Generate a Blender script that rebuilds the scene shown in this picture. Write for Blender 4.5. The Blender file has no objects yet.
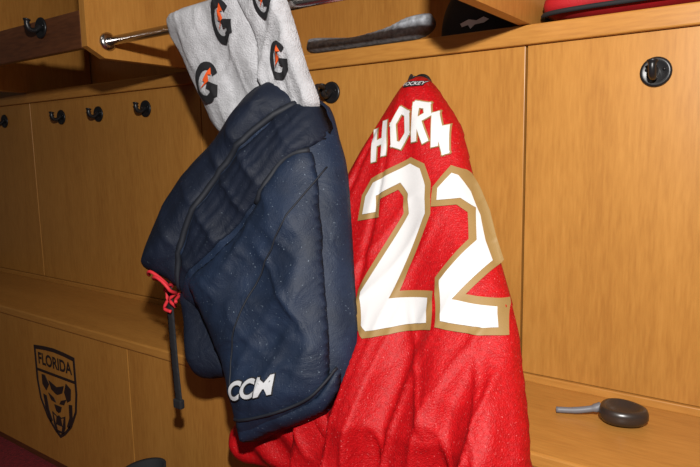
import bpy, bmesh, math, random
import numpy as np
from mathutils import Vector, Matrix
from mathutils.geometry import delaunay_2d_cdt
random.seed(3); rng=np.random.RandomState(5)
S=bpy.context.scene
S.view_settings.view_transform='Standard'
S.view_settings.look='None'
S.view_settings.exposure=0

# ------------------------------------------------------------ helpers
def dec(s):
    return [(int(s[i:i+3])/1000-1.2,int(s[i+3:i+6])/1000+.2) for i in range(0,len(s),6)]
def empty(name):
    o=bpy.data.objects.new(name,None); S.collection.objects.link(o); o.empty_display_size=.05; return o
def link(name,me,mat,parent=None,smooth=True):
    o=bpy.data.objects.new(name,me); S.collection.objects.link(o)
    if mat: me.materials.append(mat)
    if smooth:
        for p in me.polygons: p.use_smooth=True
    if parent: o.parent=parent
    return o
def mesh(name,v,f,mat,parent=None,smooth=True):
    me=bpy.data.meshes.new(name); me.from_pydata([tuple(map(float,a)) for a in v],[],f); me.update()
    return link(name,me,mat,parent,smooth)
def box(name,a,b,mat,parent=None,bevel=.002):
    bm=bmesh.new(); bmesh.ops.create_cube(bm,size=1)
    for v in bm.verts:
        v.co=Vector([(a[i]+b[i])/2+v.co[i]*(b[i]-a[i]) for i in range(3)])
    if bevel: bmesh.ops.bevel(bm,geom=bm.edges[:],offset=bevel,segments=2,affect='EDGES',profile=.5)
    me=bpy.data.meshes.new(name); bm.to_mesh(me); bm.free()
    return link(name,me,mat,parent,False)
def prism(name,pts3a,pts3b,mat,parent=None):
    n=len(pts3a); v=list(pts3a)+list(pts3b)
    f=[tuple(range(n)),tuple(range(2*n-1,n-1,-1))]+[(i,i+n,(i+1)%n+n,(i+1)%n) for i in range(n)]
    o=mesh(name,v,f,mat,parent,False)
    bm=bmesh.new(); bm.from_mesh(o.data); bmesh.ops.recalc_face_normals(bm,faces=bm.faces[:]); bm.to_mesh(o.data); bm.free()
    return o
def tube(name,pts,r,mat,parent=None,n=10,closed=False):
    P=[Vector(p) for p in pts]; m=len(P); v=[];f=[]
    rr=r if isinstance(r,(list,tuple)) else [r]*m
    up=Vector((0.13,.31,.94)).normalized()
    for i in range(m):
        a=P[i-1] if (i>0 or closed) else P[i]; b=P[(i+1)%m] if (i<m-1 or closed) else P[i]
        t=(b-a).normalized()
        s=t.cross(up)
        if s.length<1e-3: s=t.cross(Vector((1,0,0)))
        s.normalize(); q=t.cross(s)
        for k in range(n):
            an=2*math.pi*k/n; v.append(P[i]+(s*math.cos(an)+q*math.sin(an))*rr[i])
    for i in range(m if closed else m-1):
        for k in range(n):
            j=(i+1)%m
            f.append((i*n+k,i*n+(k+1)%n,j*n+(k+1)%n,j*n+k))
    if not closed:
        f.append(tuple(range(n-1,-1,-1))); f.append(tuple(range((m-1)*n,m*n)))
    return mesh(name,v,f,mat,parent)
def catmull(pts,k=6,closed=True):
    P=[np.array(p,float) for p in pts]; n=len(P); out=[]
    rngi=range(n) if closed else range(n-1)
    for i in rngi:
        p0=P[i-1] if (closed or i>0) else P[i]; p1=P[i]; p2=P[(i+1)%n]; p3=P[(i+2)%n] if (closed or i+2<n) else P[(i+1)%n]
        for j in range(k):
            t=j/k
            out.append(.5*((2*p1)+(-p0+p2)*t+(2*p0-5*p1+4*p2-p3)*t*t+(-p0+3*p1-3*p2+p3)*t**3))
    if not closed: out.append(P[-1])
    return [tuple(p) for p in out]
def segdist(x,z,poly,closed=True):
    P=np.array(poly); Q=np.roll(P,-1,axis=0)
    if not closed: P=P[:-1];Q=Q[:-1]
    d=np.full(x.shape,1e9)
    for (ax,az),(bx,bz) in zip(P,Q):
        vx,vz=bx-ax,bz-az; L=vx*vx+vz*vz+1e-12
        t=np.clip(((x-ax)*vx+(z-az)*vz)/L,0,1)
        d=np.minimum(d,(x-ax-t*vx)**2+(z-az-t*vz)**2)
    return np.sqrt(d)
def inside(x,z,poly):
    r=np.zeros(x.shape,bool); n=len(poly)
    for i in range(n):
        ax,az=poly[i]; bx,bz=poly[(i+1)%n]
        if az==bz: continue
        c=((az>z)!=(bz>z))&(x<(bx-ax)*(z-az)/(bz-az)+ax); r^=c
    return r
TAB=np.random.RandomState(11).rand(256,256)
def vnoise(x,z):
    x=np.asarray(x,float)+500; z=np.asarray(z,float)+500
    i=np.floor(x).astype(int); j=np.floor(z).astype(int); u=x-i; v=z-j
    u=u*u*u*(u*(u*6-15)+10); v=v*v*v*(v*(v*6-15)+10)
    T=lambda a,b:TAB[a%256,b%256]
    return (T(i,j)*(1-u)+T(i+1,j)*u)*(1-v)+(T(i,j+1)*(1-u)+T(i+1,j+1)*u)*v
def ridge(x,z,ang,s1,s2,p=2.0,seed=0):
    # ridged wrinkles running along direction ang; s1 along, s2 across (1/m)
    c,s=math.cos(ang),math.sin(ang); a=(x*c+z*s)*s1+seed; b=(-x*s+z*c)*s2+seed*1.7
    b=b+1.2*vnoise(a*1.3+9,b*.4)
    n=vnoise(a,b)*2-1
    return (1-np.abs(n))**p
def tri2d(poly,res):
    out=[]; n=len(poly)
    for i in range(n):
        a=np.array(poly[i]); b=np.array(poly[(i+1)%n]); k=max(1,int(round(np.linalg.norm(b-a)/res)))
        for j in range(k): out.append(tuple(a+(b-a)*j/k))
    P=np.array(out); x0,z0=P.min(0); x1,z1=P.max(0)
    gx=[];gz=[];row=0; zz=z0
    while zz<z1:
        xs=np.arange(x0+(res/2 if row%2 else 0),x1,res); gx+=list(xs); gz+=[zz]*len(xs); zz+=res*.866; row+=1
    gx=np.array(gx);gz=np.array(gz)
    if len(gx):
        m=inside(gx,gz,out); gx=gx[m];gz=gz[m]
        if len(gx):
            m=segdist(gx,gz,out)>res*.5; gx=gx[m];gz=gz[m]
    nb=len(out)
    V=[Vector(p) for p in out]+[Vector((a,b)) for a,b in zip(gx,gz)]
    r=delaunay_2d_cdt(V,[(i,(i+1)%nb) for i in range(nb)],[],1,1e-6)
    vv=np.array([(v.x,v.y) for v in r[0]]); ff=[tuple(f) for f in r[2]]
    c=np.array([vv[list(f)].mean(0) for f in ff]); m=inside(c[:,0],c[:,1],out)
    ff=[f for f,k in zip(ff,m) if k]
    return vv,ff
class Pillow:
    def __init__(s,name,poly,m,hf,hb,R,mat,parent=None,detail=None,res=.008,smooth=True,k=5,pw=.5):
        s.poly=catmull(poly,k) if smooth else poly
        s.m=m;s.hf=hf;s.hb=hb;s.R=R;s.detail=detail;s.pw=pw
        vv,ff=tri2d(s.poly,res); x,z=vv[:,0],vv[:,1]
        s.build(name,x,z,ff,mat,parent)
    def prof(s,x,z):
        d=segdist(x,z,s.poly)*inside(x,z,s.poly)
        t=np.clip(d/s.R,0,1); return (1-(1-t)**2)**s.pw, np.clip(d/(s.R*.6),0,1)
    def front(s,x,z):
        x=np.asarray(x,float);z=np.asarray(z,float)
        p,q=s.prof(x,z); y=s.m(x,z)-s.hf*p
        if s.detail: y=y-s.detail(x,z)*q
        return y
    def build(s,name,x,z,ff,mat,parent):
        d=segdist(x,z,s.poly); edge=d<1e-4
        p,_=s.prof(x,z); p=np.where(edge,0,p)
        yf=np.where(edge,s.m(x,z),s.front(x,z)); yb=s.m(x,z)+s.hb*p
        n=len(x); v=[(x[i],yf[i],z[i]) for i in range(n)]; idx={}
        for i in range(n):
            if edge[i]: idx[i]=i
            else: idx[i]=len(v); v.append((x[i],yb[i],z[i]))
        f=[]
        for a,b,c in ff:
            f.append((a,b,c))
            g=(idx[a],idx[c],idx[b])
            if set(g)!=set((a,b,c)): f.append(g)
        s.ob=mesh(name,v,f,mat,parent)
def drape(name,poly,surf,off,mat,parent,res=.006):
    vv,ff=tri2d(poly,res); x,z=vv[:,0],vv[:,1]
    y=surf(x,z)-off
    return mesh(name,[(a,b,c) for a,b,c in zip(x,y,z)],ff,mat,parent)
def stroke(p,q,w):
    p=np.array(p);q=np.array(q);t=q-p;L=np.linalg.norm(t);t=t/L;nn=np.array((-t[1],t[0]))*w/2;t=t*w*.42
    return [tuple(p-t-nn),tuple(q+t-nn),tuple(q+t+nn),tuple(p-t+nn)]
def ribbon(pts,w):
    P=[np.array(p) for p in pts]; L=[];R=[]
    for i in range(len(P)):
        a=P[max(0,i-1)];b=P[min(len(P)-1,i+1)];t=(b-a)/np.linalg.norm(b-a);nn=np.array((-t[1],t[0]))*w/2
        L.append(tuple(P[i]+nn));R.append(tuple(P[i]-nn))
    return L+R[::-1]
def inset(poly,d):
    n=len(poly);A=sum(poly[i][0]*poly[(i+1)%n][1]-poly[(i+1)%n][0]*poly[i][1] for i in range(n))
    sg=1 if A>0 else -1; out=[]
    for i in range(n):
        a,b,c=[np.array(poly[j%n]) for j in (i-1,i,i+1)]
        t1=(b-a)/np.linalg.norm(b-a);t2=(c-b)/np.linalg.norm(c-b)
        n1=np.array((-t1[1],t1[0]))*sg;n2=np.array((-t2[1],t2[0]))*sg
        m=n1+n2; l=np.linalg.norm(m); m=m/max(l,.3); k=d/max(.45,float(m@n1))
        out.append(tuple(b+m*k))
    return out
def textmesh(txt,offset=0.0,shear=0.0):
    cu=bpy.data.curves.new('t','FONT'); cu.body=txt; cu.size=1; cu.offset=offset; cu.shear=shear
    cu.align_x='CENTER'; cu.align_y='CENTER'; cu.resolution_u=6
    o=bpy.data.objects.new('t',cu); S.collection.objects.link(o)
    dg=bpy.context.evaluated_depsgraph_get(); me=bpy.data.meshes.new_from_object(o.evaluated_get(dg))
    bpy.data.objects.remove(o)
    bm=bmesh.new(); bm.from_mesh(me); bmesh.ops.triangulate(bm,faces=bm.faces[:])
    bmesh.ops.subdivide_edges(bm,edges=[e for e in bm.edges if e.calc_length()>.12],cuts=2,use_grid_fill=False)
    bmesh.ops.triangulate(bm,faces=bm.faces[:])
    v=np.array([tuple(q.co)[:2] for q in bm.verts]); f=[tuple(w.index for w in t.verts) for t in bm.faces]; bm.free()
    return v,f
def text_on(name,txt,cx,cz,size,ang,surf,off,mat,parent,offset=.02,shear=0,sx=1):
    v,f=textmesh(txt,offset,shear); c,s=math.cos(ang),math.sin(ang)
    v=v*size; vx=v[:,0]*sx; x=cx+vx*c-v[:,1]*s; z=cz+vx*s+v[:,1]*c
    y=surf(x,z)-off
    return mesh(name,list(zip(x,y,z)),f,mat,parent,False)

# ------------------------------------------------------------ materials
def newmat(name):
    m=bpy.data.materials.new(name); m.use_nodes=True; nt=m.node_tree; b=nt.nodes['Principled BSDF']; return m,nt,b
def plain(name,col,rough=.6,metal=0,spec=.5,bump=0,bscale=400,var=0,vscale=20,sheen=0,bdist=.001,coat=0,wr=0,wscale=30,speck=None,sscale=350,sth=.7):
    m,nt,b=newmat(name); b.inputs['Base Color'].default_value=(*col,1); b.inputs['Roughness'].default_value=rough
    b.inputs['Metallic'].default_value=metal; b.inputs['Specular IOR Level'].default_value=spec
    b.inputs['Sheen Weight'].default_value=sheen; b.inputs['Coat Weight'].default_value=coat
    tc=nt.nodes.new('ShaderNodeTexCoord'); last=None
    if wr:
        n=nt.nodes.new('ShaderNodeTexNoise'); n.inputs['Scale'].default_value=wscale; n.inputs['Detail'].default_value=4; n.inputs['Distortion'].default_value=1.2
        nt.links.new(tc.outputs['Object'],n.inputs['Vector'])
        bp=nt.nodes.new('ShaderNodeBump'); bp.inputs['Strength'].default_value=wr; bp.inputs['Distance'].default_value=.008
        nt.links.new(n.outputs['Fac'],bp.inputs['Height']); last=bp
    if bump:
        n=nt.nodes.new('ShaderNodeTexNoise'); n.inputs['Scale'].default_value=bscale; n.inputs['Detail'].default_value=3
        nt.links.new(tc.outputs['Object'],n.inputs['Vector'])
        bp=nt.nodes.new('ShaderNodeBump'); bp.inputs['Strength'].default_value=bump; bp.inputs['Distance'].default_value=bdist
        nt.links.new(n.outputs['Fac'],bp.inputs['Height'])
        if last: nt.links.new(last.outputs[0],bp.inputs['Normal'])
        last=bp
    if last: nt.links.new(last.outputs[0],b.inputs['Normal'])
    out=None
    if var:
        n=nt.nodes.new('ShaderNodeTexNoise'); n.inputs['Scale'].default_value=vscale; n.inputs['Detail'].default_value=6
        nt.links.new(tc.outputs['Object'],n.inputs['Vector'])
        r=nt.nodes.new('ShaderNodeValToRGB'); r.color_ramp.elements[0].position=.3; r.color_ramp.elements[1].position=.7
        r.color_ramp.elements[0].color=(*[c*(1-var) for c in col],1); r.color_ramp.elements[1].color=(*[min(1,c*(1+var)) for c in col],1)
        nt.links.new(n.outputs['Fac'],r.inputs[0]); nt.links.new(r.outputs[0],b.inputs['Base Color']); out=r.outputs[0]
    if speck:  # flash sparkle on the cloth, painted into the base colour as pale specks
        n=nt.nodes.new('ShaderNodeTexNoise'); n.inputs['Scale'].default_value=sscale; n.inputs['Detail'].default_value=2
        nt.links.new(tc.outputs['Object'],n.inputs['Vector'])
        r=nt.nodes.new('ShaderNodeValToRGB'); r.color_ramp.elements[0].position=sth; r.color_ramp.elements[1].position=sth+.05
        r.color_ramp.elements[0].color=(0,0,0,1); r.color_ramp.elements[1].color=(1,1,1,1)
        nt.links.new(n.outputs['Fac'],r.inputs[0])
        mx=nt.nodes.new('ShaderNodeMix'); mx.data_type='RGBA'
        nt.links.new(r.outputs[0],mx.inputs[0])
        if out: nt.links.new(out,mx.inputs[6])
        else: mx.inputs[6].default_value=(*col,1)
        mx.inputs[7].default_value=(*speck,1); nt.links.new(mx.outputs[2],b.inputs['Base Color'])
    return m
def wood(name,c1,c2,c3,scale=(14,14,1.6),rough=.36):
    m,nt,b=newmat(name); tc=nt.nodes.new('ShaderNodeTexCoord')
    oi=nt.nodes.new('ShaderNodeObjectInfo')
    add=nt.nodes.new('ShaderNodeVectorMath'); add.operation='ADD'
    mu=nt.nodes.new('ShaderNodeMath'); mu.operation='MULTIPLY'; mu.inputs[1].default_value=17
    nt.links.new(oi.outputs['Random'],mu.inputs[0]); nt.links.new(tc.outputs['Object'],add.inputs[0]); nt.links.new(mu.outputs[0],add.inputs[1])
    mp=nt.nodes.new('ShaderNodeMapping'); mp.inputs['Scale'].default_value=scale; nt.links.new(add.outputs[0],mp.inputs[0])
    n1=nt.nodes.new('ShaderNodeTexNoise'); n1.inputs['Scale'].default_value=1; n1.inputs['Detail'].default_value=5; n1.inputs['Distortion'].default_value=.6
    nt.links.new(mp.outputs[0],n1.inputs['Vector'])
    mp2=nt.nodes.new('ShaderNodeMapping'); mp2.inputs['Scale'].default_value=tuple(s*9 for s in scale); nt.links.new(add.outputs[0],mp2.inputs[0])
    n2=nt.nodes.new('ShaderNodeTexNoise'); n2.inputs['Scale'].default_value=1.5; n2.inputs['Detail'].default_value=4; nt.links.new(mp2.outputs[0],n2.inputs['Vector'])
    mx=nt.nodes.new('ShaderNodeMix'); mx.inputs[0].default_value=.55; nt.links.new(n1.outputs['Fac'],mx.inputs[2]); nt.links.new(n2.outputs['Fac'],mx.inputs[3])
    r=nt.nodes.new('ShaderNodeValToRGB'); e=r.color_ramp.elements; e[0].position=.33;e[0].color=(*c1,1);e[1].position=.67;e[1].color=(*c3,1)
    k=e.new(.5);k.color=(*c2,1)
    nt.links.new(mx.outputs[0],r.inputs[0]); nt.links.new(r.outputs[0],b.inputs['Base Color'])
    b.inputs['Roughness'].default_value=rough; b.inputs['Specular IOR Level'].default_value=.3
    return m
W=wood('maple_panel',(.355,.150,.030),(.415,.185,.038),(.465,.215,.047))
WH=wood('maple_trim',(.36,.154,.032),(.425,.19,.040),(.475,.22,.049),scale=(1.6,14,14))
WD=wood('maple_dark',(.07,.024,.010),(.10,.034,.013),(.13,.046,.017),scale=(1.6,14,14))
GAP=plain('gap_shadow',(.04,.015,.006),.8)
BLACK=plain('black_metal',(.010,.010,.011),.35,spec=.4)
CHROME=plain('steel',(.55,.52,.5),.22,metal=1)
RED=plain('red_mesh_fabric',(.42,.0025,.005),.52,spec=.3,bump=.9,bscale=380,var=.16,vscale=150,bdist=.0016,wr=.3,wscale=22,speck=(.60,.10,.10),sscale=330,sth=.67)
WHITE=plain('white_twill',(.60,.59,.59),.7,bump=.3,bscale=700,bdist=.0006)
GOLD=plain('gold_twill',(.28,.17,.055),.6,bump=.3,bscale=700,bdist=.0006)
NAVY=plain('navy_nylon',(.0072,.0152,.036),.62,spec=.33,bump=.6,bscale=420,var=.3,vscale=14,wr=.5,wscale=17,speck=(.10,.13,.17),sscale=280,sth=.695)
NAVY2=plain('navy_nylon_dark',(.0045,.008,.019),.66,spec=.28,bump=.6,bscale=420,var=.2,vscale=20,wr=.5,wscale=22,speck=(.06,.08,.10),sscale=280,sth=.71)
NAVY3=plain('navy_piping',(.003,.005,.011),.7)
TOWEL=plain('terry_cloth',(.43,.43,.45),.95,bump=1,bscale=350,var=.15,vscale=40,sheen=.12,bdist=.003,wr=.5,wscale=18)
INK=plain('black_print',(.008,.008,.01),.8)
ORANGE=plain('orange_print',(.75,.09,.008),.8)
SILVER=plain('silver_print',(.5,.51,.53),.5)
BURN=plain('burnt_logo',(.022,.012,.010),.6)
SOCK=plain('grey_knit',(.30,.32,.35),.95,bump=.5,bscale=260,var=.4,vscale=110,bdist=.0015)
CARPET=plain('red_carpet',(.17,.006,.01),.95,bump=1,bscale=250,var=.3,vscale=80,bdist=.004)
CAPM=plain('black_cotton',(.010,.011,.013),.85,bump=.4,bscale=500)
LACE=plain('red_lace',(.6,.02,.03),.7)
SMOKE=plain('smoked_plastic',(.030,.021,.017),.3,spec=.5)
GREY=plain('grey_rubber',(.14,.14,.155),.5)
REDB=plain('red_nylon',(.34,.005,.010),.6,bump=.4,bscale=300,var=.2)
WALLM=plain('wall_paint',(.25,.2,.17),.9,bump=.2,bscale=80)

# ------------------------------------------------------------ room
box('floor',(-4,-3.5,-.05),(2.2,.35,0),CARPET,None,0)
box('wall_back',(-4,.30,0),(2.2,.35,2.4),WALLM,None,0)
ST=empty('locker_stall')
seams=[-3.29,-2.34,-1.39,-.44,.51,1.46]
for i in range(len(seams)-1):
    a,b=seams[i],seams[i+1]
    box('back_panel_%d'%i,(a+.0022,0,.497),(b-.0022,.018,1.154),W,ST,.0012)
    box('front_panel_%d'%i,(a+.0012,-.288,.02),(b-.0012,-.27,.455),W,ST,.0012)
    if i>0:
        sec=[(.25,1.191),(-.30,1.191),(-.345,1.215),(-.345,1.62),(.25,1.62)]
        prism('divider_%d'%i,[(a-.011,y,z) for y,z in sec],[(a+.011,y,z) for y,z in sec],W,ST)
box('backing',(-3.3,.018,.02),(1.47,.03,1.16),GAP,ST,0)
box('kick_backing',(-3.3,-.27,.0),(1.47,-.262,.46),GAP,ST,0)
box('shelf_board',(-3.3,-.014,1.154),(1.47,.255,1.1905),WH,ST,.003)
box('upper_back',(-3.3,.255,1.15),(1.47,.27,1.63),W,ST,0)
box('top_board',(-3.3,-.36,1.62),(1.47,.27,1.65),WH,ST,.002)
box('bench_seat',(-3.3,-.292,.455),(1.47,.03,.48),WH,ST,.004)
box('bench_upstand',(-3.3,-.007,.4795),(1.47,.018,.496),WH,ST,.002)
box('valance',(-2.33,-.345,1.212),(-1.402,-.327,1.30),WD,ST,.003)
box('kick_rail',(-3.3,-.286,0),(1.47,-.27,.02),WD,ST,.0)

# ------------------------------------------------------------ coat hooks
def hook(x,y,z,s=1.0):
    h=empty('coat_hook')
    n=28; v=[];f=[]
    prof=[(0,.0),(.024,.0),(.026,-.002),(.025,-.005),(.021,-.006),(.018,-.0045),(0,-.0045)]
    for r,dy in prof[1:-1]:
        for k in range(n):
            a=2*math.pi*k/n; v.append((x+r*s*math.cos(a),y+dy*s,z+r*s*math.sin(a)))
    m=len(prof)-2
    for i in range(m-1):
        for k in range(n): f.append((i*n+k,i*n+(k+1)%n,(i+1)*n+(k+1)%n,(i+1)*n+k))
    f.append(tuple((m-1)*n+k for k in range(n)))
    mesh('plate',v,f,BLACK,h)
    pts=[(0,-.004,.004),(0,-.012,-.004),(0,-.022,-.009),(0,-.032,-.007),(0,-.037,.003),(0,-.037,.012),(0,-.036,.018)]
    pts=catmull(pts,5,False)
    rr=[.0065*s]*(len(pts)-6)+[.0072*s,.0082*s,.0092*s,.0092*s,.007*s,.003*s]
    tube('prong',[(x+p[0]*s,y+p[1]*s,z+p[2]*s) for p in pts],rr,BLACK,h,12)
    for sx in (-1,1):
        tube('screw_%d'%(sx+2),[(x+sx*.014*s,y-.003*s,z+.004),(x+sx*.014*s,y-.007*s,z+.004)],.003*s,BLACK,h,8)
    return h
for x,z in [(-2.54,1.096),(-2.125,1.093),(-1.895,1.093),(-1.64,1.097),(-.918,1.097),(-.671,1.094),(-.209,1.084),(.03,1.09)]:
    hook(x,0,z)
hook(-1.575,-.345,1.280)

# ------------------------------------------------------------ rod
rod=empty('garment_rod')
tube('bar',[(-1.379,-.29,1.231),(-.451,-.29,1.231)],.0105,CHROME,rod,20)
for x,d in ((-1.379,.009),(-.451,-.009)):
    tube('flange_%d'%(1 if d>0 else 2),[(x,-.29,1.231),(x+d*.4,-.29,1.231),(x+d,-.29,1.231)],[.022,.022,.015],CHROME,rod,24)

# ------------------------------------------------------------ towel
tw=empty('towel')
def mt(x,z): return -.30+.2*(1.23-np.asarray(z))+0*np.asarray(x)
def mt2(x,z): return mt(x,z)-.012
def tfold(x,z):
    return .007*np.sin((x+.35*z)*48)+.009*ridge(x,z,1.1,5,26,2,3)+.005*ridge(x,z,1.8,8,40,2,8)
T1=[(-1.134,1.254),(-1.08,1.263),(-1.022,1.267),(-.918,1.270),(-.845,1.268),(-.832,1.208),(-.859,1.138),(-.886,1.083),(-.940,1.045),(-1.019,.995),(-1.061,1.020),(-1.079,1.07),(-1.098,1.115),(-1.121,1.174),(-1.142,1.217)]
T2=[(-.905,1.268),(-.84,1.271),(-.795,1.26),(-.775,1.20),(-.76,1.12),(-.742,1.047),(-.779,1.025),(-.852,1.036),(-.878,1.102),(-.872,1.178)]
T1=[(a+.014,b) for a,b in T1]; T2=[(a+.006,b) for a,b in T2]
p1=Pillow('main_layer',T1,mt,.020,.022,.025,TOWEL,tw,tfold,.006)
p2=Pillow('folded_layer',T2,mt2,.018,.01,.022,TOWEL,tw,tfold,.006)
GP=[(math.cos(math.radians(a)),math.sin(math.radians(a))) for a in range(42,331,12)]
GP+=[(1.0,-.45),(1.0,.12),(.12,.12),(.12,-.25),(.50,-.25),(.50,-.38)]
GP+=[(.60*math.cos(math.radians(a)),.62*math.sin(math.radians(a))) for a in range(318,41,-12)]
BP=[(.22,.92),(.42,.55),(.16,.50),(.34,.18),(-.32,-.42),(-.02,.02),(-.26,.08),(.02,.62)]
for k,(cx,cz,sz,an,sf) in enumerate([(-.936,1.214,.042,-.15,p1),(-1.010,1.104,.043,-.35,p1),(-.800,1.128,.035,-.15,p2),(-.812,1.232,.030,-.15,p2)]):
    c,s=math.cos(an),math.sin(an)
    T=lambda L,q: [(cx+(u*.80*c-w*s)*q,cz+(u*.80*s+w*c)*q) for u,w in L]
    drape('letter_%d'%k,T(GP,sz),sf.front,.0045,INK,tw,.004)
    drape('bolt_%d'%k,T([(u*.9,w*.85) for u,w in BP],sz),sf.front,.0062,ORANGE,tw,.004)

# ------------------------------------------------------------ jersey
je=empty('hockey_jersey')
def mj(x,z): return np.interp(z,[.2,.3,.5,.7,.9,1.12],[-.36,-.36,-.35,-.24,-.14,-.06])+0*np.asarray(x)
def crease(t,w): return np.exp(-(t/w)**2)
def jfold(x,z):
    r=np.sqrt((x+.66)**2+(z-1.12)**2); th=np.arctan2(x+.66,1.12-z)
    a=.010*np.clip(r/.6,0,1.3)
    low=np.clip((.72-z)/.16,0,1); low=low*low*(3-2*low)
    f=a*np.sin(th*15+.8)
    f+=low*(.012*np.sin(x*52+1.8*np.sin(z*5))+.015*ridge(x,z,1.45,2.5,20,3,5)+.011*ridge(x,z,1.9,4,26,3,2))
    f-=.010*crease(th+.30,.035)*np.clip(r/.2,0,1)
    f-=.009*crease(th-.02,.025)*np.clip((r-.1)/.2,0,1)
    f+=.006*ridge(x,z,1.2,4,18,3,7)*np.clip(r/.3,0,1)
    return f
J=dec('532893560907594890625857668806696748716700752648787583820522850465870411893347908288913207724105456044458228473412457539430655431696454755484810512863')
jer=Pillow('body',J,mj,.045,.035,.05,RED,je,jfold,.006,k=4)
SLV=[(a+.012,b) for a,b in dec('485414380300283215264167294125357130458138555158598246581345')]
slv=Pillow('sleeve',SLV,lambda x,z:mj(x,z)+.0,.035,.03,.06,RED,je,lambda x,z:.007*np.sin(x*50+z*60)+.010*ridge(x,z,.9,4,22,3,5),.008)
d1=dec('510622504670518703601744634732656697672644639509708518722460598430578442554502610641601670586683553665561632')
d2=dec('669656662690683729705720733688761648782606804569769520827513845463730466706539749604733647712660')
for k,d in enumerate((d1,d2)):
    drape('digit_border_%d'%k,d,jer.front,.0028,GOLD,je,.005)
    drape('digit_%d'%k,inset(d,.0110),jer.front,.0048,WHITE,je,.005)
U=lambda a,b:(a-1.2+.003,b+.2+.010)
sg=[[(.514,.730),(.501,.786)],[(.508,.760),(.530,.768)],[(.536,.742),(.523,.802)],
    [(.556,.760),(.545,.798)],[(.545,.798),(.556,.826)],[(.556,.826),(.572,.818)],[(.572,.818),(.581,.780)],[(.581,.780),(.570,.756)],[(.570,.756),(.556,.760)],
    [(.600,.768),(.588,.836)],[(.588,.836),(.609,.832)],[(.609,.832),(.616,.815)],[(.616,.815),(.597,.802)],[(.601,.803),(.623,.766)],
    [(.643,.758),(.630,.814)],[(.630,.814),(.665,.744)],[(.665,.744),(.654,.788)]]
for k,(a,b) in enumerate(sg):
    drape('name_edge_%d'%k,stroke(U(*a),U(*b),.0165),jer.front,.003+.00005*k,GOLD,je,.004)
    drape('name_stroke_%d'%k,stroke(U(*a),U(*b),.0125),jer.front,.005+.00005*k,WHITE,je,.004)
drape('collar_tag',[(-.652,1.082),(-.612,1.084),(-.612,1.095),(-.650,1.094)],jer.front,.004,INK,je,.006)
text_on('tag_text','HOCKEY',-.632,1.0885,.0105,.03,jer.front,.0055,WHITE,je,.01)
tube('hanger_loop',catmull([(-.655,-.085,1.095),(-.665,-.06,1.108),(-.671,-.045,1.113),(-.664,-.055,1.105),(-.64,-.085,1.093)],5,False),.003,INK,je,8)

# ------------------------------------------------------------ hockey pants
pa=empty('hockey_pants')
def mp(x,z): return -.26+.25*(z-1.1)+.15*(x+.85)
PO=[(-.891,1.093),(-.855,1.107),(-.820,1.093),(-.790,1.062),(-.755,1.054),(-.734,1.032),(-.713,.988),(-.684,.923),(-.658,.815),(-.631,.693),(-.609,.609),(-.608,.558),(-.624,.519),(-.665,.486),(-.744,.449),(-.807,.419),(-.827,.442),(-.856,.502),(-.913,.589),(-.967,.638),(-1.008,.658),(-1.030,.686),(-1.074,.701),(-1.119,.715),(-1.133,.756),(-1.114,.834),(-1.060,.919),(-.991,.985),(-.939,1.056)]
def pfold(x,z):
    return .004*np.sin(x*30+z*22)+.003*np.sin(z*45-x*26+1)+.008*ridge(x,z,2.3,4,15,2.5,4)+.004*ridge(x,z,.5,6,24,3,9)
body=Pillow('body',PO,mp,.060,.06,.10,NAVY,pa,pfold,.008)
RL=[(a-.022,b) for a,b in dec('184488219371255313317317374335339472243522')]
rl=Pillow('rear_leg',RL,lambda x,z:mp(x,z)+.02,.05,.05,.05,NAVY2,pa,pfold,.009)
L=dec('422742468761509714535615563493585409585354561316474270396232369266343321284408244487247527309576377665')
L=[(a-(.018 if 1<i<8 else 0),b+(.008 if 6<i<10 else 0)) for i,(a,b) in enumerate(L)]
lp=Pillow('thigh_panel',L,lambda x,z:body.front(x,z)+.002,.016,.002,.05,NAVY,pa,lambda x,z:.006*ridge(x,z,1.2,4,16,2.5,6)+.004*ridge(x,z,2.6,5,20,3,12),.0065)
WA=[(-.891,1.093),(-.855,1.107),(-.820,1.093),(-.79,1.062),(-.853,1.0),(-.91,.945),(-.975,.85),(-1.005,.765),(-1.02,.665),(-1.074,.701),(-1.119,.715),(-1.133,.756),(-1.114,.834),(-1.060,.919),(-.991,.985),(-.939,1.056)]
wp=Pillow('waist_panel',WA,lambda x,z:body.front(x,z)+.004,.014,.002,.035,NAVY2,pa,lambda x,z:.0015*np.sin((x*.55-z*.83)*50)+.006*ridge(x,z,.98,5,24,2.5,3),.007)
M=[(-.79,1.055),(-.755,1.05),(-.734,1.03)]+dec('482779424733357646296581230525199479')+[(-1.005,.70),(-.995,.765),(-.965,.85),(-.90,.94),(-.84,1.0)]
def ribs(x,z):
    q=x*.83-z*.555
    return .0026*np.abs(np.sin(q*150))+.004*ridge(x,z,2.4,6,20,2.5,3)
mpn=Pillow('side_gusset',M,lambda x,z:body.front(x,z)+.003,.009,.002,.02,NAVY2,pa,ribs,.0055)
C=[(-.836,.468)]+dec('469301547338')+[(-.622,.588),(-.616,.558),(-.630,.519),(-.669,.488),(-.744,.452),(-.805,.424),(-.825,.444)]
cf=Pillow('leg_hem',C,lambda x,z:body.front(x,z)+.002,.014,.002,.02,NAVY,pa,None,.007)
def surf_all(x,z):
    x=np.asarray(x,float);z=np.asarray(z,float)
    y=body.front(x,z)
    for q in (lp,wp,mpn,cf): y=np.where(inside(x,z,q.poly),np.minimum(y,q.front(x,z)),y)
    return y
def seam(name,pts,sf,r,mat):
    p=catmull(pts,6,False); a=np.array(p); y=sf(a[:,0],a[:,1]); return tube(name,[(u,v-.001,w) for (u,w),v in zip(p,y)],r,mat,pa,8)
seam('seam_1',[(-.79,1.05),(-.855,1.0),(-.91,.94),(-.972,.85),(-1.003,.765),(-1.012,.69)],body.front,.007,NAVY3)
seam('seam_2',L[-1:]+L[:2],body.front,.006,NAVY3)
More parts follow.
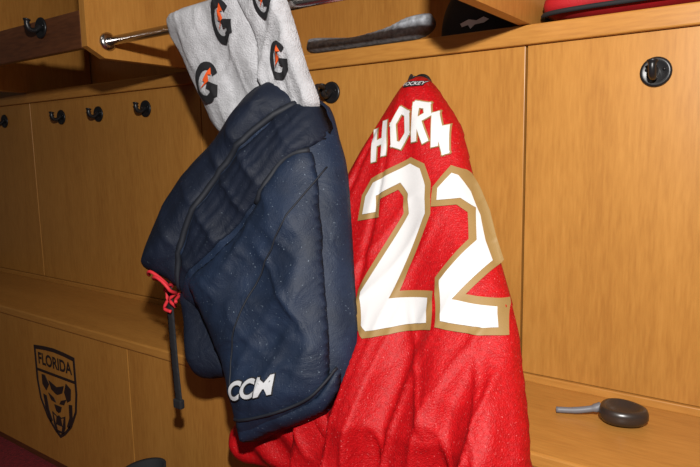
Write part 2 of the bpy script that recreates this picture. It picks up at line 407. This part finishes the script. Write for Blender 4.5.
seam('seam_3',[(-.70,.93),(-.74,.83),(-.80,.70),(-.82,.60),(-.81,.54)],surf_all,.0018,NAVY3)
seam('hem_piping',[(-.838,.47),(-.73,.503),(-.655,.54),(-.622,.588)],surf_all,.003,NAVY3)
seam('waist_edge',[(-.891,1.09),(-.939,1.05),(-.991,.98),(-1.06,.913),(-1.11,.832),(-1.129,.756),(-1.116,.717)],body.front,.006,NAVY3)
text_on('maker_letters_edge','CCM',-.764,.547,.043,.28,surf_all,.005,INK,pa,.075,.3,1.1)
text_on('maker_letters','CCM',-.764,.547,.043,.28,surf_all,.0065,SILVER,pa,.035,.3,1.1)
rb=ribbon([(-1.056,.69),(-1.052,.60),(-1.048,.52),(-1.042,.445)],.024)
Pillow('belt_strap',rb,lambda x,z:-.42+0*x,.0025,.0025,.004,INK,pa,None,.006,smooth=False)
box('strap_tip',(-1.056,-.426,.430),(-1.030,-.414,.450),INK,pa,.003)
for k,P in enumerate([[(-1.095,.712),(-1.07,.724),(-1.04,.705),(-1.05,.69),(-1.07,.68),(-1.03,.675),(-1.00,.668)],[(-1.07,.70),(-1.055,.665),(-1.06,.645),(-1.04,.64)],[(-1.085,.70),(-1.05,.715),(-1.02,.69),(-1.045,.665),(-1.025,.652)]]):
    a=np.array(catmull(P,5,False)); tube('lace_%d'%k,[(u,float(body.front(u,w))-.022-.003*k,w) for u,w in a],.0035,LACE,pa,8)
for k in range(4):
    u,w=-1.055+.012*k,.712-.013*k
    tube('eyelet_%d'%k,[(u,float(body.front(u,w))-.018,w),(u,float(body.front(u,w))-.024,w)],.005,BLACK,pa,10)
for o in pa.children:
    for v in o.data.vertices: v.co.x=-.615+(v.co.x+.615)*.94
tube('hanging_loop',catmull([(-.80,-.20,1.06),(-.86,-.13,1.098),(-.912,-.04,1.105),(-.925,-.036,1.098),(-.87,-.13,1.075),(-.79,-.20,1.045)],6,False),.005,NAVY3,pa,8)

# ------------------------------------------------------------ shelf items
sk=[(-.99,1.222),(-.98,1.232),(-.90,1.224),(-.86,1.221),(-.80,1.226),(-.755,1.233),(-.715,1.245),(-.68,1.248),(-.655,1.244),(-.648,1.222),(-.665,1.203),(-.70,1.195),(-.80,1.195),(-.90,1.195),(-.98,1.196),(-.995,1.205)]
Pillow('sports_sock',sk,lambda x,z:.012+0*x,.022,.026,.020,SOCK,None,lambda x,z:.001*np.sin(x*260)+.004*ridge(x,z,.2,10,40,2,3),.004)
cap=empty('baseball_cap')
v=[];f=[];n=32;m=12;cx,cy,cz=-.575,.085,1.1915
for i in range(m+1):
    a=i/m*math.pi/2
    for k in range(n):
        b=2*math.pi*k/n; r=math.cos(a)**.8
        v.append((cx+.082*r*math.cos(b),cy+.09*r*math.sin(b),cz+.115*math.sin(a)**.9*(1+.02*math.cos(6*b)*(i>0 and i<m))))
for i in range(m):
    for k in range(n): f.append((i*n+k,i*n+(k+1)%n,(i+1)*n+(k+1)%n,(i+1)*n+k))
mesh('crown',v,f,CAPM,cap)
v=[];f=[];K=20
for i in range(2):
    for j in range(6):
        t=j/5
        for k in range(K+1):
            b=math.pi*k/K
            r=.08+.06*t*math.sin(b)**.7
            v.append((cx+r*math.cos(b),cy+(.08+.068*t)*math.sin(b),cz+.004-.003*i+.003*math.sin(b)*t))
for i in range(2):
    for j in range(5):
        for k in range(K):
            o=i*6*(K+1)+j*(K+1)+k; q=(o,o+1,o+K+2,o+K+1); f.append(q if i==0 else q[::-1])
mesh('brim',v,f,CAPM,cap)
tube('button',[(cx,cy,cz+.112),(cx,cy,cz+.119)],[.008,.006],CAPM,cap,10)
def capf(x,z):
    s=np.clip((z-cz)/.115,0,.999)**(1/.9); r=np.sqrt(1-s*s)**.8
    q=np.clip(1-((x-cx)/(.082*r))**2,0,1); return cy-.09*r*np.sqrt(q)
cat=[(-.578,1.211),(-.560,1.218),(-.545,1.215),(-.533,1.222),(-.524,1.217),(-.532,1.210),(-.548,1.207),(-.556,1.199),(-.561,1.207),(-.574,1.204)]
drape('cat_emblem',cat,capf,.003,WHITE,cap,.004)

cu=empty('seat_cushion')
def slab(name,x0,x1,y0,y1,z0,z1,mat,par,e=.35,grow=0):
    v=[];f=[];n=64;m=16
    for i in range(m+1):
        a=-math.pi/2+math.pi*i/m
        for k in range(n):
            b=2*math.pi*k/n
            ca=abs(math.cos(a))**.5; sa=math.copysign(abs(math.sin(a))**.8,math.sin(a))
            cb=math.copysign(abs(math.cos(b))**e,math.cos(b)); sb=math.copysign(abs(math.sin(b))**e,math.sin(b))
            v.append(((x0+x1)/2+(x1-x0)/2*ca*cb,(y0+y1)/2+(y1-y0)/2*ca*sb,(z0+z1)/2+(z1-z0)/2*sa))
    for i in range(m):
        for k in range(n): f.append((i*n+k,i*n+(k+1)%n,(i+1)*n+(k+1)%n,(i+1)*n+k))
    return mesh(name,v,f,mat,par)
slab('pad',-.423,.025,-.012,.235,1.1915,1.262,REDB,cu)
rim=[]
for k in range(64):
    b=2*math.pi*k/64; cb=math.copysign(abs(math.cos(b))**.35,math.cos(b)); sb=math.copysign(abs(math.sin(b))**.35,math.sin(b))
    rim.append((-.199+.224*cb,.1115+.1235*sb,1.208))
tube('piping',rim,.0045,INK,cu,8,True)

# ------------------------------------------------------------ scoop on the bench
sc=empty('plastic_scoop')
v=[];f=[];n=28;cx,cy,cz=-.221,-.10,.4805
prof=[(.0,.0),(.6,.0),(.85,.12),(1,.4),(1.0,.7),(.93,.95),(.8,1.0),(.72,.96),(.55,.72),(.3,.62),(.0,.6)]
for r,h in prof:
    for k in range(n):
        b=2*math.pi*k/n; v.append((cx+.040*r*math.cos(b)+.004*r*math.cos(2*b),cy+.036*r*math.sin(b),cz+.030*h))
for i in range(len(prof)-1):
    for k in range(n): f.append((i*n+k,i*n+(k+1)%n,(i+1)*n+(k+1)%n,(i+1)*n+k))
mesh('bowl',v,f,SMOKE,sc)
tube('handle',catmull([(cx-.034,cy+.002,.500),(-.268,-.105,.495),(-.295,-.115,.489),(-.326,-.125,.4865)],5,False),[.008]*5+[.006]*6+[.0055]*5,GREY,sc,10)

# ------------------------------------------------------------ panther crest on the bench front
cr=empty('wall_emblem')
def flat(name,poly,mat,par,y=-.2892):
    return prism(name,[(a,y+.001,b) for a,b in poly],[(a,y-.0006,b) for a,b in poly],mat,par)
fy=lambda x,z:-.288+0*x
def SH(s):
    P=[(-1,1),(-.5,1.04),(0,1.06),(.5,1.04),(1,1),(1,.2),(.9,-.25),(.6,-.65),(.25,-.9),(0,-1.02),(-.25,-.9),(-.6,-.65),(-.9,-.25),(-1,.2)]
    return [(-1.764+.114*u*s,.245+.136*(w*s)) for u,w in P]
o_=SH(1.0);i_=SH(.92);n=len(o_)
for k in range(n):
    flat('rim_%d'%k,[o_[k],o_[(k+1)%n],i_[(k+1)%n],i_[k]],BURN,cr)
E=lambda L:[(-1.764+.101*u,.230+.127*w) for u,w in L]
flat('banner_line',E([(-1.03,.62),(1.03,.62),(1.03,.56),(-1.03,.56)]),BURN,cr)
text_on('banner_text','FLORIDA',-1.764,.342,.050,0,fy,.0016,BURN,cr,.03,0,.93)
parts={
 'ear_l':[(-.80,.50),(-.62,.50),(-.42,.30),(-.60,.12),(-.80,.25)],
 'ear_r':[(.55,.48),(.8,.38),(.74,.1),(.55,.02),(.42,.25)],
 'brow':[(-.42,.4),(0,.3),(.42,.4),(.30,.2),(.05,.12),(-.05,.12),(-.30,.2)],
 'eye_l':[(-.5,.08),(-.2,.0),(-.1,-.1),(-.35,-.08)],
 'eye_r':[(.5,.08),(.2,.0),(.1,-.1),(.35,-.08)],
 'cheek_l':[(-.8,.0),(-.62,-.02),(-.55,-.35),(-.38,-.6),(-.5,-.68),(-.74,-.35)],
 'cheek_r':[(.8,.0),(.62,-.02),(.6,-.35),(.42,-.6),(.55,-.62),(.76,-.35)],
 'nose':[(-.2,-.16),(.2,-.16),(.12,-.3),(0,-.34),(-.12,-.3)],
 'mouth':[(-.36,-.36),(-.12,-.44),(0,-.4),(.12,-.44),(.36,-.36),(.32,-.66),(.18,-.84),(-.18,-.84),(-.32,-.66)]}
for k,L_ in parts.items(): flat(k,E(L_),BURN,cr)
TEETH=plain('bare_wood',(.36,.16,.04),.5)
for k,L_ in {'fang_l':[(-.27,-.42),(-.14,-.46),(-.19,-.62)],'fang_r':[(.27,-.42),(.14,-.46),(.19,-.62)],'tongue':[(-.15,-.66),(.15,-.66),(.1,-.78),(-.1,-.78)]}.items():
    flat(k,E(L_),TEETH,cr,-.2898)

# ------------------------------------------------------------ boots
def boot(x):
    b=empty('boot')
    R=[(0.0,-.02,.040,.125),(.012,-.02,.043,.13),(.03,-.02,.043,.128),(.05,-.015,.042,.12),(.07,.0,.040,.10),(.09,.02,.038,.078),(.11,.03,.037,.062),(.15,.035,.038,.055),(.20,.035,.043,.057),(.224,.035,.044,.058),(.221,.035,.036,.052),(.15,.035,.032,.048)]
    v=[];f=[];n=28
    for z,dy,rx,ry in R:
        for k in range(n):
            a=2*math.pi*k/n; v.append((x+rx*math.cos(a),-.425+dy+ry*math.sin(a),z))
    for i in range(len(R)-1):
        for k in range(n): f.append((i*n+k,i*n+(k+1)%n,(i+1)*n+(k+1)%n,(i+1)*n+k))
    f.append(tuple(range(n-1,-1,-1)))
    mesh('upper',v,f,CAPM,b)
    for k in range(4):
        z=.09+.025*k; yy=-.425+[-.05,-.028,-.022,-.021][k]
        tube('lace_%d'%k,[(x-.02,yy+.004,z),(x,yy-.006,z+.004),(x+.02,yy+.004,z)],.0025,INK,b,6)
boot(-1.205); boot(-1.108)

# ------------------------------------------------------------ light and camera
def area(name,loc,tgt,size,power,col):
    l=bpy.data.lights.new(name,'AREA'); l.size=size; l.energy=power; l.color=col
    o=bpy.data.objects.new(name,l); S.collection.objects.link(o); o.location=loc
    o.rotation_euler=(Vector(tgt)-Vector(loc)).to_track_quat('-Z','Y').to_euler(); return o
area('camera_flash',(.08,-1.24,1.30),(-.66,0,.80),.045,31,(1,.97,.93))
area('ceiling_lamp',(-.6,-2.2,2.7),(-.8,0,.8),.8,3.5,(1,.93,.85))
w=bpy.data.worlds.new('room_light'); S.world=w; w.use_nodes=True
w.node_tree.nodes['Background'].inputs[0].default_value=(.9,.85,.8,1); w.node_tree.nodes['Background'].inputs[1].default_value=.04
cam=bpy.data.cameras.new('camera'); cam.lens=31.63; cam.sensor_width=36; cam.clip_start=.02
co=bpy.data.objects.new('camera',cam); S.collection.objects.link(co)
co.matrix_world=Matrix(((.8105,-.0644,.5823,0),(.5856,.1199,-.8018,-1.2),(-.0182,.9907,.1349,.96),(0,0,0,1)))
S.camera=co
